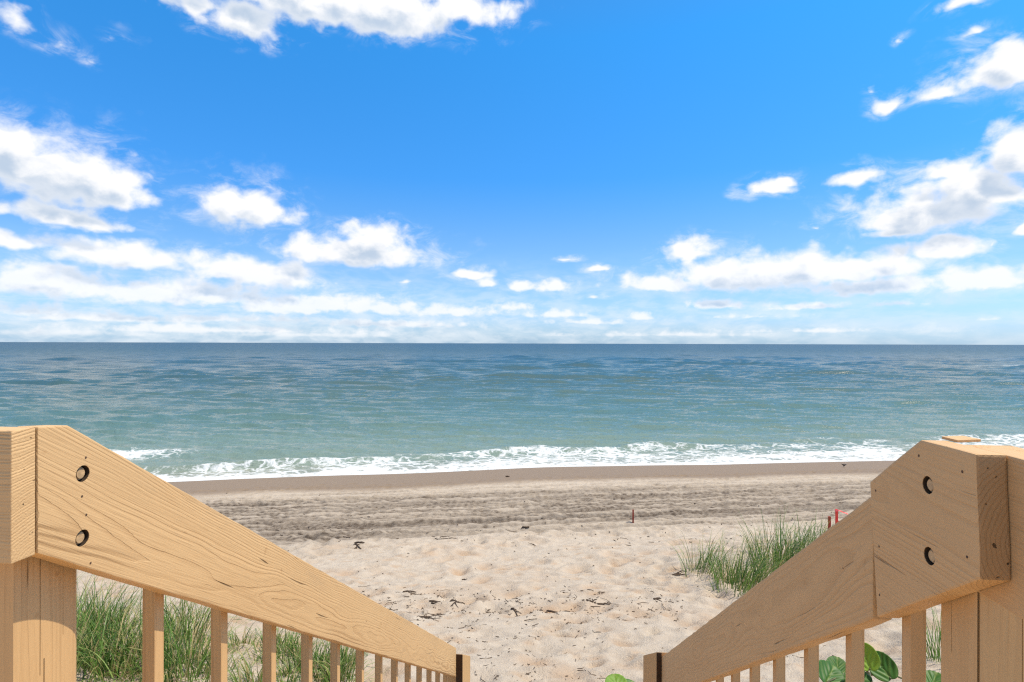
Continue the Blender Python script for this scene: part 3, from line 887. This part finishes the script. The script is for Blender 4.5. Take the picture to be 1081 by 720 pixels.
def build_right_railing():
    root = empty('stair_railing', SW(1.0, B_R, -1.2), 'shaded brown-looking right stair railing with a thick end block over its sloping board', 'railing', 'railings of the beach stairs')
    px = [(917.5, 525.0), (698.5, 693.6)]
    p1, p2 = [SW(*_tz(p, B_R)) for p in px]
    tA, zA = on_plane(928, 651, B_R); tB, zB = on_plane(800, 699, B_R)
    sl = (zB - zA) / (tB - tA)
    tend = on_plane(698.5, 700, B_R)[0]; tst = on_plane(921.5, 590, B_R)[0]
    sl_top = (p2.z - p1.z) / (tend - on_plane(917.5, 525, B_R)[0])
    p1b = SW(tst, B_R, p1.z - CAM_H + sl_top * (tst - on_plane(917.5, 525, B_R)[0]))
    sl = .35 * sl + .65 * sl_top
    pts = [p1b, p2, SW(tend, B_R, zA + sl * (tend - tA)), SW(tst, B_R, zA + sl * (tst - tA))]
    me = to_mesh('handrail_board', prism_bm(pts, DIR_R * TH, .0045, .0006))
    along = (pts[1] - pts[0]).normalized(); across = DIR_R.cross(along).normalized()
    set_gc(me, pts[0], along, across, (11.0, .09, -.11))
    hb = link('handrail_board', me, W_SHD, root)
    for p in ((801.5, 650), (890, 600)):
        nail(hb, p, B_R, 1)
    # end block
    l2 = B_R - .005
    px = [(1030.3, 479.4), (971.4, 464.3), (917.8, 508.7), (918.6, 519.8), (925.5, 652), (1034.5, 612)]
    pts = [SW(*_tz(p, l2)) for p in px]
    me = to_mesh('end_block', prism_bm(pts, DIR_R * (TH + .005), .004, .0006))
    bl = ((979.5, 512), (981, 587))
    me = drill(me, [(SW(*_tz(p, l2)), DIR_R, .0148, .018) for p in bl])
    al2 = (pts[0] - pts[1]).normalized()
    set_gc(me, pts[1], DIR_T, UP, (23.0, .12, -.10))
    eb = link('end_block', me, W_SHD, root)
    me.materials.append(W_END)                       # end facing the camera: its shade put into a darker colour
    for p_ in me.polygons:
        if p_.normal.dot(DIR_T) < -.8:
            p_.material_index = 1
    for p in bl:
        bolt(eb, p, l2, 1, .0148)
    for p in ((970, 481), (1016, 498), (924.5, 518), (928, 577), (928.5, 628), (1021, 588)):
        nail(eb, p, l2, 1, .0022)
    # level rail running back along the landing, behind the block
    L1 = B_R + TH + .0012
    _, zt = on_plane(1058, 479.3, L1); _, zbm = on_plane(1033, 626, L1)
    tf = on_plane(1030, 640, L1)[0]
    lv = mesh_box('level_rail_board', (-1.3, tf - .001, L1, L1 + .038, zbm, zt), DIR_T, UP, 21, .003)
    set_gc(lv, SW(0, L1, zbm), DIR_T, UP, (31.0, .06, .07))
    link('level_rail_board', lv, W_SHD, root)
    tb = on_plane(992, 640, L1)[0]
    pm = mesh_box('post', (tf, tb, L1 + .001, L1 + .115, -1.5, zt - .01), UP, DIR_T, 22, .004)
    cuts = [(box_bm(tf - .02, tf + .022, L1 + .003, L1 + .0065, -1.5, -.1, 0), None, None, None)]
    for (cx, w, z0, z1) in ((1004, .0012, -.52, -.1),):
        tc_ = on_plane(cx, 640, L1)[0]
        cuts.append((box_bm(tc_ - w / 2, tc_ + w / 2, L1 - .02, L1 + .02, z0, z1, 0), None, None, None))
    for (dl, w, z0, z1) in ((.068, .0012, -.60, -.35),):
        cuts.append((box_bm(tf - .02, tf + .02, L1 + dl, L1 + dl + w, z0, z1, 0), None, None, None))
    pm = drill(pm, cuts)
    set_gc(pm, SW((tf + tb) / 2, L1 + .05, -.5), UP, DIR_T, (4.0, .015, .04))
    link('post', pm, W_POST, root)
    zs = zt + .004
    q = []
    for (x, y) in ((994, 461.2), (1010.6, 465.2), (1035.7, 464.2), (1016, 460.4)):
        U, V = uv(x, y)
        dd = -zs / V
        q.append(Vector((U * dd, dd, CAM_H + zt + .0005)))
    me = to_mesh('shim', prism_bm(q, Vector((0, 0, .0045)), .0008))
    gc_rand(me, q[0], DIR_T, DIR_R, 41, .05)
    link('shim', me, W_POST, root)
    sz = .0285
    bmx = box_bm(-sz / 2, sz / 2, -sz / 2, sz / 2, -1.0, 0, .0015)
    bmx.transform(Matrix.Translation((0, 0, -CAM_H)))
    me = to_mesh('baluster', bmx)
    gc_rand(me, Vector((0, 0, 0)), UP, DIR_T, 28, .03)
    tt = [on_plane(c, 690, L1 + sz / 2)[0] for c in (964.7, 902.5, 856.5, 822.5)]
    tt += [tt[-1] + (tt[-1] - tt[0]) / 3 * i for i in range(1, 10)]
    for t in tt:
        if t > tend - .03:
            break
        o = link('baluster', me, W_SHD, root)
        o.location = SW(t, L1 + sz / 2, zA + sl * (t - tA) + .07)
    for i in range(7):
        o = link('baluster', me, W_SHD, root)
        o.location = SW(.70 - .235 * i, L1 + .039 + sz / 2, zbm + .05)
    t_e = tend + .001
    _, zp = on_plane(695, 694, B_R - .03)
    sp_ = mesh_box('shade_strip', (t_e, t_e + .006, .573, B_R, -3.9, zp - .002), UP, DIR_T, 33, .001)
    link('shade_strip', sp_, M_SHAD, root)  # same added strip of painted shade on the right post
    t_e += .0065
    q = [(t_e, .575), (t_e + .13, .505), (t_e + .19, .585), (t_e + .06, .665), (t_e, .665)]
    bmp = prism_bm([SW(t, l, -3.9) for t, l in q], Vector((0, 0, 3.9 + zp)), .003)
    for v in bmp.verts:
        if v.co.z > CAM_H + zp - .05:
            tloc = (v.co - Vector((0, 0, v.co.z))).dot(DIR_T)
            v.co.z -= max(0, tloc - t_e) * .75
    me = to_mesh('bottom_post', bmp)
    gc_rand(me, SW(t_e, .6, -3), UP, DIR_T, 32, .04)
    link('bottom_post', me, W_SHD, root)

def build_stairs():
    root = empty('wooden_staircase', SW(1.0, -.1, -2.5), 'tan timber stair flight going down to the beach between the two railings', 'stairs')
    lo, hi = -A_L - .001, B_R + .001
    rise, run, n = .185, .28, 11
    t0, z0 = .96, -1.17
    for i in range(n - 1):
        me = mesh_box('tread', (t0 + run * i + .01, t0 + run * (i + 1) + .02, lo + .05, hi - .05, z0 - rise * (i + 1) - .038, z0 - rise * (i + 1)), DIR_R, DIR_T, 50 + i)
        link('tread', me, W_SUN, root)
    for l0, l1 in ((lo - .03, lo + .008), (hi - .008, hi + .03)):
        pts = [SW(t0 - .05, l0, z0), SW(t0 + .12, l0, z0), SW(t0 + run * n, l0, z0 - rise * n + .02), SW(t0 + run * n, l0, z0 - rise * n - .25), SW(t0 - .05, l0, z0 - .30)]
        me = to_mesh('stringer', prism_bm(pts, DIR_R * (l1 - l0), .003))
        gc_rand(me, pts[0], (pts[2] - pts[1]).normalized(), UP, 70, .1)
        link('stringer', me, W_POST, root)
    for i in range(15):
        me = mesh_box('landing_board', (t0 - .145 - .145 * i, t0 - .006 - .145 * i, -3.0, hi + .1, z0 - .038, z0), DIR_R, DIR_T, 90 + i)
        link('landing_board', me, W_SUN, root)

build_left_railing()
build_right_railing()
build_stairs()

# ------------------------------------------------------------------ grass
def leaf_mat(name, c0, c1, dry, trans=.25, rough=.45):
    mt = bpy.data.materials.new(name)
    mt.use_nodes = True
    mt.node_tree.nodes.clear()
    k = NT(mt.node_tree)
    out = k.n('ShaderNodeOutputMaterial')
    b = k.n('ShaderNodeBsdfPrincipled')
    tr = k.n('ShaderNodeBsdfTranslucent')
    mx = k.n('ShaderNodeMixShader')
    mx.inputs[0].default_value = trans
    t = k.attr('tint').outputs['Fac']
    c = k.mix(k.ss(t, 0, .7), c0, c1)
    c = k.mix(k.ss(t, .78, .95), c, dry)
    c = k.mix(k.m('MULTIPLY', k.attr('vein').outputs['Fac'], .45), c, (.32, .38, .10))
    nn = k.noise(k.n('ShaderNodeTexCoord').outputs['Object'], 60, 4, .6)
    c = k.mix(k.ss(nn, .62, .8, 0, .35), c, dry)
    k.put(b.inputs['Base Color'], c)
    k.put(tr.inputs['Color'], c)
    b.inputs['Roughness'].default_value = rough
    b.inputs['Specular IOR Level'].default_value = .35
    k.t.links.new(b.outputs[0], mx.inputs[1]); k.t.links.new(tr.outputs[0], mx.inputs[2]); k.t.links.new(mx.outputs[0], out.inputs[0])
    return mt
M_GRASS = leaf_mat('beach_grass', (.034, .095, .014), (.18, .30, .055), (.48, .38, .17), .3)

class Blades:
    def __init__(self):
        self.v = []; self.f = []; self.t = []
    def blade(self, p, h, lean, az, w, curl, tint, seg=6):
        n0 = len(self.v)
        d = Vector((math.cos(az), math.sin(az), 0)); sd_ = Vector((-math.sin(az), math.cos(az), 0))
        rot = random.uniform(-1.2, 1.2)
        wd = (sd_ * math.cos(rot) + d * math.sin(rot))
        pos = Vector(p); ang = lean
        ds = h / seg
        for i in range(seg + 1):
            f = i / seg
            ww = w * (1 - f ** 1.6) * .5 + .0006
            self.v += [pos - wd * ww, pos + wd * ww]
            self.t += [tint, tint]
            ang = lean + curl * f * f
            pos = pos + (d * math.sin(ang) + Vector((0, 0, 1)) * math.cos(ang)) * ds
        for i in range(seg):
            a = n0 + 2 * i
            self.f.append((a, a + 1, a + 3, a + 2))
    def tuft(self, x, y, rad, n, h, wind=(1.0, .25), zoff=-.02, width=.008, dry=.12):
        for _ in range(n):
            a = random.uniform(0, 6.283); r = rad * math.sqrt(random.random())
            px_, py_ = x + r * math.cos(a), y + r * math.sin(a)
            out = a + random.gauss(0, .7)
            lx = math.cos(out) * (r / rad) * .8 + wind[0] * .38; ly = math.sin(out) * (r / rad) * .8 + wind[1] * .38
            az = math.atan2(ly, lx) + random.gauss(0, .35)
            lean = min(1.1, .10 + .28 * math.hypot(lx, ly) + abs(random.gauss(0, .10)))
            hh = h * random.uniform(.45, 1.12) * (1 - .25 * r / rad)
            tint = random.uniform(.80, 1.0) if random.random() < dry else random.uniform(0, .75)
            self.blade((px_, py_, sheet_z(px_, py_) + zoff), hh, lean, az, width * random.uniform(.6, 1.2), random.uniform(.2, 2.3), tint)
    def build(self, name, mat, parent=None):
        me = bpy.data.meshes.new(name)
        me.from_pydata([tuple(v) for v in self.v], [], self.f)
        me.polygons.foreach_set('use_smooth', [True] * len(me.polygons))
        fattr(me, 'tint', self.t)
        return link(name, me, mat, parent)

random.seed(3)
bpy.context.view_layer.update()
def tuft_thing(px, py, rad, n, hpx, label, width=.012, dry=.24, wind=(1.0, .25)):
    x, y, z = ground_hit(px, py)
    h = hpx * y / F
    b = Blades()
    b.tuft(x, y, rad, n, h, wind, width=width, dry=dry)
    if rad > .3:
        b.tuft(x + rad * .5, y + .1, rad * .6, n // 3, h * .8, wind, width=width, dry=dry + .15)
    o = b.build('beach_grass_tuft', M_GRASS)
    tag(o, label, 'grass tuft', 'tufts of beach grass on the right')
tuft_thing(742, 604, .36, 110, 52, 'thin outermost tuft of beach grass at the left end of the row', .011, .2)
tuft_thing(783, 621, .46, 240, 66, 'dense dark green tuft of beach grass nearest the sloping rail edge')
tuft_thing(824, 603, .5, 270, 74, 'tallest tuft of beach grass with long blades leaning over the tyre tracks')
tuft_thing(862, 592, .52, 230, 58, 'tuft of beach grass half hidden behind the right rail beside the red stakes', .011, .12)
tuft_thing(1003, 700, .22, 150, 90, 'beach grass tuft seen in the slot between picket and right post', .008, .1)

def left_grass():
    b = Blades()
    # thick growth close behind the first pickets, thinner with bare sand towards the foot of the stairs
    spots = []
    for i in range(34):
        spots.append((random.uniform(40, 230), random.uniform(655, 725), random.uniform(.14, .38), 78, random.uniform(.5, .95)))
    for i in range(20):
        spots.append((random.uniform(225, 372), random.uniform(680, 745), random.uniform(.10, .24), 85, random.uniform(.28, .5)))
    for (px_, py_, rad, n, h) in spots:
        x, y, z = ground_hit(px_, py_)
        b.tuft(x, y, rad, int(n * .75), h, (.2, .05), width=.010, dry=.36)
    for i in range(1100):           # fallen dry blades lying on the sand
        x, y, z = ground_hit(random.uniform(30, 390), random.uniform(640, 740))
        b.blade((x, y, sheet_z(x, y) + .01), random.uniform(.15, .45), 1.45, random.uniform(0, 6.28), .006, random.uniform(-.05, .12), random.uniform(.3, 1.0), 4)
    o = b.build('dune_grass', M_GRASS)
    tag(o, 'tangled green dune grass on sand behind the left pickets', 'grass', kind='stuff')
left_grass()

# ------------------------------------------------------------------ sea grape
M_GRAPE = leaf_mat('sea_grape_leaf', (.040, .125, .014), (.085, .21, .022), (.23, .38, .03), .22, .5)
M_STEM = plain('green_stem', (.13, .14, .06), .6, 40)
def leaf_mesh(name, rad, tint):
    bm = bmesh.new()
    lay = bm.verts.layers.float.new('tint')
    lv_ = bm.verts.layers.float.new('vein')
    nr, na = 14, 56
    rings = []
    c = bm.verts.new((0, 0, 0)); c[lay] = tint
    for i in range(1, nr + 1):
        row = []
        for j in range(na):
            a = 2 * math.pi * j / na
            r = rad * i / nr * (1 + .05 * math.cos(2 * a) + .03 * math.sin(3 * a + rad * 50)) * (1 - .14 * math.exp(-((a - math.pi) / .22) ** 2))
            x, y = r * math.cos(a), r * math.sin(a)
            vein = .006 * math.exp(-(y / (.05 * rad + .002)) ** 2) + .0025 * (math.cos((abs(y) - x * .7) / rad * 16))
            z = .22 * (r * r) / rad * .5 + .10 * rad * math.sin(2 * a + rad * 90) * (i / nr) ** 2 - vein * .5
            v = bm.verts.new((x, y, z)); v[lv_] = max(math.exp(-(y / (.05 * rad)) ** 2), .7 * max(0, math.cos((abs(y) - x * .75) / rad * 11)) ** 8); v[lay] = tint + random.uniform(-.03, .03)
            row.append(v)
        rings.append(row)
    for j in range(na):
        bm.faces.new((c, rings[0][j], rings[0][(j + 1) % na]))
    for i in range(nr - 1):
        for j in range(na):
            k2 = (j + 1) % na
            bm.faces.new((rings[i][j], rings[i + 1][j], rings[i + 1][k2], rings[i][k2]))
    bmesh.ops.recalc_face_normals(bm, faces=bm.faces)
    bmesh.ops.solidify(bm, geom=bm.faces[:], thickness=.0016)
    return to_mesh(name, bm, True)

def tube_bm(pts, r0, r1, seg=8):
    bm = bmesh.new()
    rows = []
    for i, p in enumerate(pts):
        d = (Vector(pts[min(i + 1, len(pts) - 1)]) - Vector(pts[max(i - 1, 0)])).normalized()
        a = d.orthogonal().normalized(); c = d.cross(a)
        r = r0 + (r1 - r0) * i / (len(pts) - 1)
        rows.append([bm.verts.new(Vector(p) + (a * math.cos(6.2832 * j / seg) + c * math.sin(6.2832 * j / seg)) * r) for j in range(seg)])
    for i in range(len(rows) - 1):
        for j in range(seg):
            k2 = (j + 1) % seg
            bm.faces.new((rows[i][j], rows[i][k2], rows[i + 1][k2], rows[i + 1][j]))
    bm.faces.new(rows[0][::-1]); bm.faces.new(rows[-1])
    bmesh.ops.recalc_face_normals(bm, faces=bm.faces)
    return bm

def px_point(px, py, depth):
    U, V = uv(px, py)
    return Vector((U * depth, depth, CAM_H - V * depth))

def sea_grape(base, leaves, label, stem_top=None):
    bz = sheet_z(base[0], base[1]) - .03
    root = empty('sea_grape_plant', (base[0], base[1], bz), label, 'plant', 'sea grape plants by the right railing')
    b0 = Vector((base[0], base[1], bz))
    top = Vector(stem_top)
    mid = (b0 + top) / 2 + Vector((.05, .08, .06))
    pts = [b0 * (1 - f) ** 2 + mid * 2 * f * (1 - f) + top * f * f for f in [i / 10 for i in range(11)]]
    stem = link('stem', to_mesh('stem', tube_bm(pts, .011, .006), True), M_STEM, root)
    for (c, rad, nrm, tint, spin) in leaves:
        me = leaf_mesh('leaf', rad, tint)
        n = Vector(nrm).normalized()
        q = n.to_track_quat('Z', 'Y')
        Mx = Matrix.Translation(c) @ q.to_matrix().to_4x4() @ Matrix.Rotation(spin, 4, 'Z')
        me.transform(Mx)
        lo = link('leaf', me, M_GRAPE, root)
        if tint > .8:
            lo['label'] = 'young lime green leaf'
        near = min(pts, key=lambda p: (p - Vector(c)).length)
        e = Mx @ Vector((-rad * .82, 0, rad * .10))
        pt = [near, near * .5 + e * .5 + Vector((0, 0, .02)), e]
        link('leaf_stalk', to_mesh('leaf_stalk', tube_bm(pt, .004, .0028, 6), True), M_STEM, lo)

def D(px, py, d):
    return px_point(px, py, d)
d0 = 1.95
sea_grape((1.42, 2.05), [
    (D(931, 704, d0), .046, (-.35, -.75, .62), .25, 2.2),
    (D(876, 713, d0 + .02), .052, (.25, -.5, .85), .05, .4),
    (D(884, 706, d0 + .14), .044, (.1, -.55, .8), .12, 1.0),
    (D(914, 694, d0 - .04), .042, (-.45, -.75, .45), .93, 1.9),
    (D(908, 721, d0 - .02), .050, (.1, -.55, .85), .15, 3.0),
    (D(985, 721, d0), .045, (-.2, -.4, .9), .2, 1.2),
    (D(957, 738, d0 + .1), .048, (.2, -.4, .9), .3, 5.0)],
    'sea grape plant with dark green round leaves and one lime leaf, behind the right pickets', D(915, 712, d0 + .12))
d1 = 4.95
sea_grape((.95, 5.0), [
    (D(651, 724, d1), .105, (.1, -.35, .95), .86, 1.4),
    (D(664, 728, d1 + .1), .10, (.3, -.3, .9), .3, .3),
    (D(638, 734, d1 - .1), .09, (-.3, -.3, .9), .88, 2.5)],
    'low sea grape sprout with a lime green leaf at the foot of the right railing', D(655, 730, d1 + .05))

# ------------------------------------------------------------------ red stakes
M_RED = plain('red_painted_stake', (.40, .045, .02), .7, 60, .4)
M_RED2 = plain('bright_red_stake', (.85, .04, .03), .6, 60, .2)
M_RIB = plain('pink_flagging', (.92, .16, .17), .5, 60, .2)
def stake(px, py, hpx, wpx, mat, label, ribbon=False):
    x, y, _ = ground_hit(px, py)
    z = sheet_z(x, y)
    h = hpx * y / F; w = wpx * y / F
    root = empty('survey_stake', (x, y, z), label, 'stake', 'red wooden stakes in the sand')
    bm = bmesh.new()
    prof = [(-w / 2, -.15), (w / 2, -.15), (w / 2, h * .97), (0.0, h), (-w / 2, h * .97)]
    bm2 = prism_bm([Vector((x + a, y - w * .3, z + c)) for a, c in prof], Vector((0, w * .6, 0)), .002)
    bm.free()
    me = to_mesh('shaft', bm2)
    link('shaft', me, mat, root)
    if ribbon:
        for (zz, ln) in ((.93, .30), (.05, .10), (.28, .05)):
            b = bmesh.new()
            rows = []
            for i in range(9):
                f = i / 8
                p = Vector((x + w * .2 + ln * f, y - w * .32 + .03 * math.sin(f * 7), z + h * zz - ln * .35 * f * f + .01 * math.sin(f * 9)))
                rows.append((b.verts.new(p), b.verts.new(p + Vector((0, .004, -.028)))))
            for i in range(8):
                b.faces.new((rows[i][0], rows[i + 1][0], rows[i + 1][1], rows[i][1]))
            bmesh.ops.solidify(b, geom=b.faces[:], thickness=.001)
            link('ribbon', to_mesh('ribbon', b, True), M_RIB, root)
        b = bmesh.new()
        b.free()
        r2 = prism_bm([Vector((x - w * .65, y - w * .45, z + h * .86)), Vector((x + w * .65, y - w * .45, z + h * .86)), Vector((x + w * .65, y - w * .45, z + h * .96)), Vector((x - w * .65, y - w * .45, z + h * .96))], Vector((0, w * .9, 0)), .003)
        link('ribbon_wrap', to_mesh('ribbon_wrap', r2), M_RIB, root)
stake(668.3, 554, 14, 1.5, M_RED, 'thin dark red stake standing alone in the middle of the beach')
stake(875.6, 558, 14.5, 2.6, M_RED, 'short brown-red stake just left of the ribboned stake, by the right rail')
stake(883.2, 553, 16.5, 2.4, M_RED2, 'bright red stake with pink ribbon above the edge of the right rail', True)

# ------------------------------------------------------------------ bird at the water's edge
def bird():
    x, y, _ = ground_hit(890.6, 493)
    z = sheet_z(x, y)
    me = bpy.data.meshes.new('shore_bird')
    s = .95
    P = [(-.135, 0, .150), (-.085, 0, .128), (-.03, 0, .112), (.03, 0, .112), (.075, 0, .135), (.098, 0, .152), (.128, 0, .147),
         (-.012, .018, .055), (-.004, .018, .004), (.02, .02, .003), (.008, -.018, .055), (.016, -.018, .004), (.04, -.02, .003)]
    E = [(0, 1), (1, 2), (2, 3), (3, 4), (4, 5), (5, 6), (2, 7), (7, 8), (8, 9), (3, 10), (10, 11), (11, 12)]
    rad = [(.018, .006), (.030, .022), (.045, .042), (.042, .042), (.024, .026), (.022, .022), (.005, .005)] + [(.006, .006)] * 6
    me.from_pydata([(p[0] * s, p[1] * s, p[2] * s) for p in P], E, [])
    o = bpy.data.objects.new('tmp_bird', me); COL.objects.link(o)
    md = o.modifiers.new('s', 'SKIN'); sb = o.modifiers.new('d', 'SUBSURF'); sb.levels = 2
    for i, sv in enumerate(me.skin_vertices[0].data):
        sv.radius = (rad[i][0] * s, rad[i][1] * s)
        sv.use_root = (i == 2)
    bpy.context.view_layer.update()
    res = bpy.data.meshes.new_from_object(o.evaluated_get(bpy.context.evaluated_depsgraph_get()))
    bpy.data.objects.remove(o, do_unlink=True)
    b = link('shore_bird', res, plain('dark_feathers', (.055, .045, .04), .8, 40))
    b.location = (x, y, z)
    b.rotation_euler = (0, .12, R(-12))
    tag(b, 'tiny dark shore bird standing on the wet sand near the water', 'bird')
bird()

# ------------------------------------------------------------------ driftwood, seaweed and litter on the sand
M_TWIG = plain('dry_twig', (.12, .078, .048), .9, 60, .5)
M_WEED = plain('dark_seaweed', (.080, .048, .026), .85, 60, .5)
def crooked(rnd, x, y, ln, az, r, bm, arch=.02, fork=True):
    pts = []
    a = az
    px_, py_ = x, y
    n = 7
    for i in range(n):
        pts.append(Vector((px_, py_, sheet_z(px_, py_) + r * .6 + arch * math.sin(math.pi * i / (n - 1)) * rnd.random())))
        a += rnd.gauss(0, .25)
        px_ += math.cos(a) * ln / n; py_ += math.sin(a) * ln / n
    t = tube_bm(pts, r, r * .45, 6)
    m_ = bpy.data.meshes.new('x'); t.to_mesh(m_); t.free(); bm.from_mesh(m_); bpy.data.meshes.remove(m_)
    if fork:
        crooked(rnd, pts[3].x, pts[3].y, ln * .45, az + rnd.choice((-.8, .8)), r * .6, bm, arch, False)

def twig(px, py, lnpx, az, rpx, label, name='driftwood_twig', cat='twig', mat=None, n=1):
    x, y, _ = ground_hit(px, py)
    rnd = random.Random(int(px * 7 + py))
    bm = bmesh.new()
    ln = lnpx * y / F; r = (.8 if n == 1 else .6) * rpx * y / F
    for i in range(n):
        crooked(rnd, x - math.cos(az) * ln / 2 + rnd.gauss(0, .14) * ln * (n > 1), y - math.sin(az) * ln / 2 + rnd.gauss(0, .14) * ln * (n > 1), ln * rnd.uniform(.6, 1.1), az + rnd.gauss(0, .9) * (n > 1), r * rnd.uniform(.6, 1.1), bm, .014 if n > 1 else .02)
    o = link(name, to_mesh(name, bm, True), mat or M_TWIG)
    tag(o, label, cat, 'drift debris on the sand')
WD = dict(name='seaweed_clump', cat='seaweed')
twig(437, 629, 20, .1, 1.5, 'thick dark drift stick lying nearest the left rail on pale sand', n=3)
twig(459, 638, 11, -.4, 1.8, 'small black seaweed lump right of the thick dark stick', mat=M_WEED, n=3, **WD)
twig(493, 639, 22, -.45, 1.7, 'largest black seaweed clump in the middle of the drift line', mat=M_WEED, n=6, **WD)
twig(546, 646, 20, -.9, 1.1, 'forked dark twig just right of the largest seaweed clump')
twig(594, 646, 34, -.25, 1.1, 'longest thin dark stick lying alone across pale sand')
twig(636, 638, 20, .15, 1.5, 'dark bent seaweed strand right of the longest stick', mat=M_WEED, n=3, **WD)
twig(697, 635, 14, -.3, 1.4, 'dark twig on sand left of the grass tufts')
twig(460, 652, 26, .1, .8, 'heap of fine brown litter right above the lower end of the left rail', name='seaweed_heap', cat='seaweed', n=14)
twig(492, 607, 7, .1, 1.3, 'tiny black seaweed bit on smooth sand above the drift line', mat=M_WEED, n=2, **WD)
twig(381, 576, 13, .1, 1.4, 'dark seaweed patch by the left rail at the edge of the tyre tracks', mat=M_WEED, n=4, **WD)
twig(474, 569, 20, .05, 1.0, 'flat dark weed strip along the lower edge of the tyre tracks', mat=M_WEED, n=3, **WD)
twig(556.5, 558, 9, .1, 1.6, 'black weed clump in the tyre tracks left of the lone stake', mat=M_WEED, n=4, **WD)
twig(538, 503.5, 7, .1, 1.2, 'small dark weed bit on wet sand just below the foam', mat=M_WEED, n=2, **WD)
twig(715, 606, 26, .55, 1.2, 'gnarled dark root sticking out at the left end of the grass', name='driftwood_root', cat='root', n=3)

def litter():
    rnd = random.Random(12)
    bm = bmesh.new()
    v_ = []; f_ = []
    def flake(x, y, ln, wd, az):
        z = sheet_z(x, y)
        n0 = len(v_)
        bend = rnd.gauss(0, .5)
        c, s_ = math.cos(az), math.sin(az)
        c2, s2 = math.cos(az + bend), math.sin(az + bend)
        h = wd * .9
        P = [(x, y), (x + c * ln * .5, y + s_ * ln * .5), (x + c * ln * .5 + c2 * ln * .5, y + s_ * ln * .5 + s2 * ln * .5)]
        for i, (a, b) in enumerate(P):
            w = wd * (.5, 1, .3)[i]
            zz = z + rnd.uniform(0, .012)
            v_.extend([(a - s_ * w / 2, b + c * w / 2, zz), (a + s_ * w / 2, b - c * w / 2, zz), (a, b, zz + h)])
        for i in range(2):
            a = n0 + 3 * i
            f_.extend([(a, a + 3, a + 5, a + 2), (a + 1, a + 2, a + 5, a + 4), (a, a + 1, a + 4, a + 3)])
    for i in range(1500 - 500):
        m_ = rnd.random()
        if m_ < .42:
            px_ = rnd.uniform(360, 720); py_ = 640 + .02 * (px_ - 540) + rnd.gauss(0, 9)
        elif m_ < .60:
            px_ = rnd.uniform(430, 640); py_ = rnd.uniform(640, 725)
        elif m_ < .80:
            px_ = rnd.uniform(150, 900); py_ = rnd.triangular(515, 585, 570)
        else:
            px_ = rnd.uniform(200, 900); py_ = rnd.uniform(560, 720)
        x, y, _ = ground_hit(px_, py_)
        sc = y / F
        ln = min(14, .8 + 1.1 * rnd.paretovariate(1.5)) * sc
        flake(x, y, ln, (rnd.uniform(.35, .9)) * sc, rnd.gauss(0, .9) + rnd.choice((0, 3.14)))
    me = bpy.data.meshes.new('beach_litter')
    me.from_pydata(v_, [], f_)
    bm.free()
    o = link('beach_litter', me, M_TWIG)
    tag(o, 'fine dark bits of weed and twig strewn over the sand', 'litter', kind='stuff')
litter()
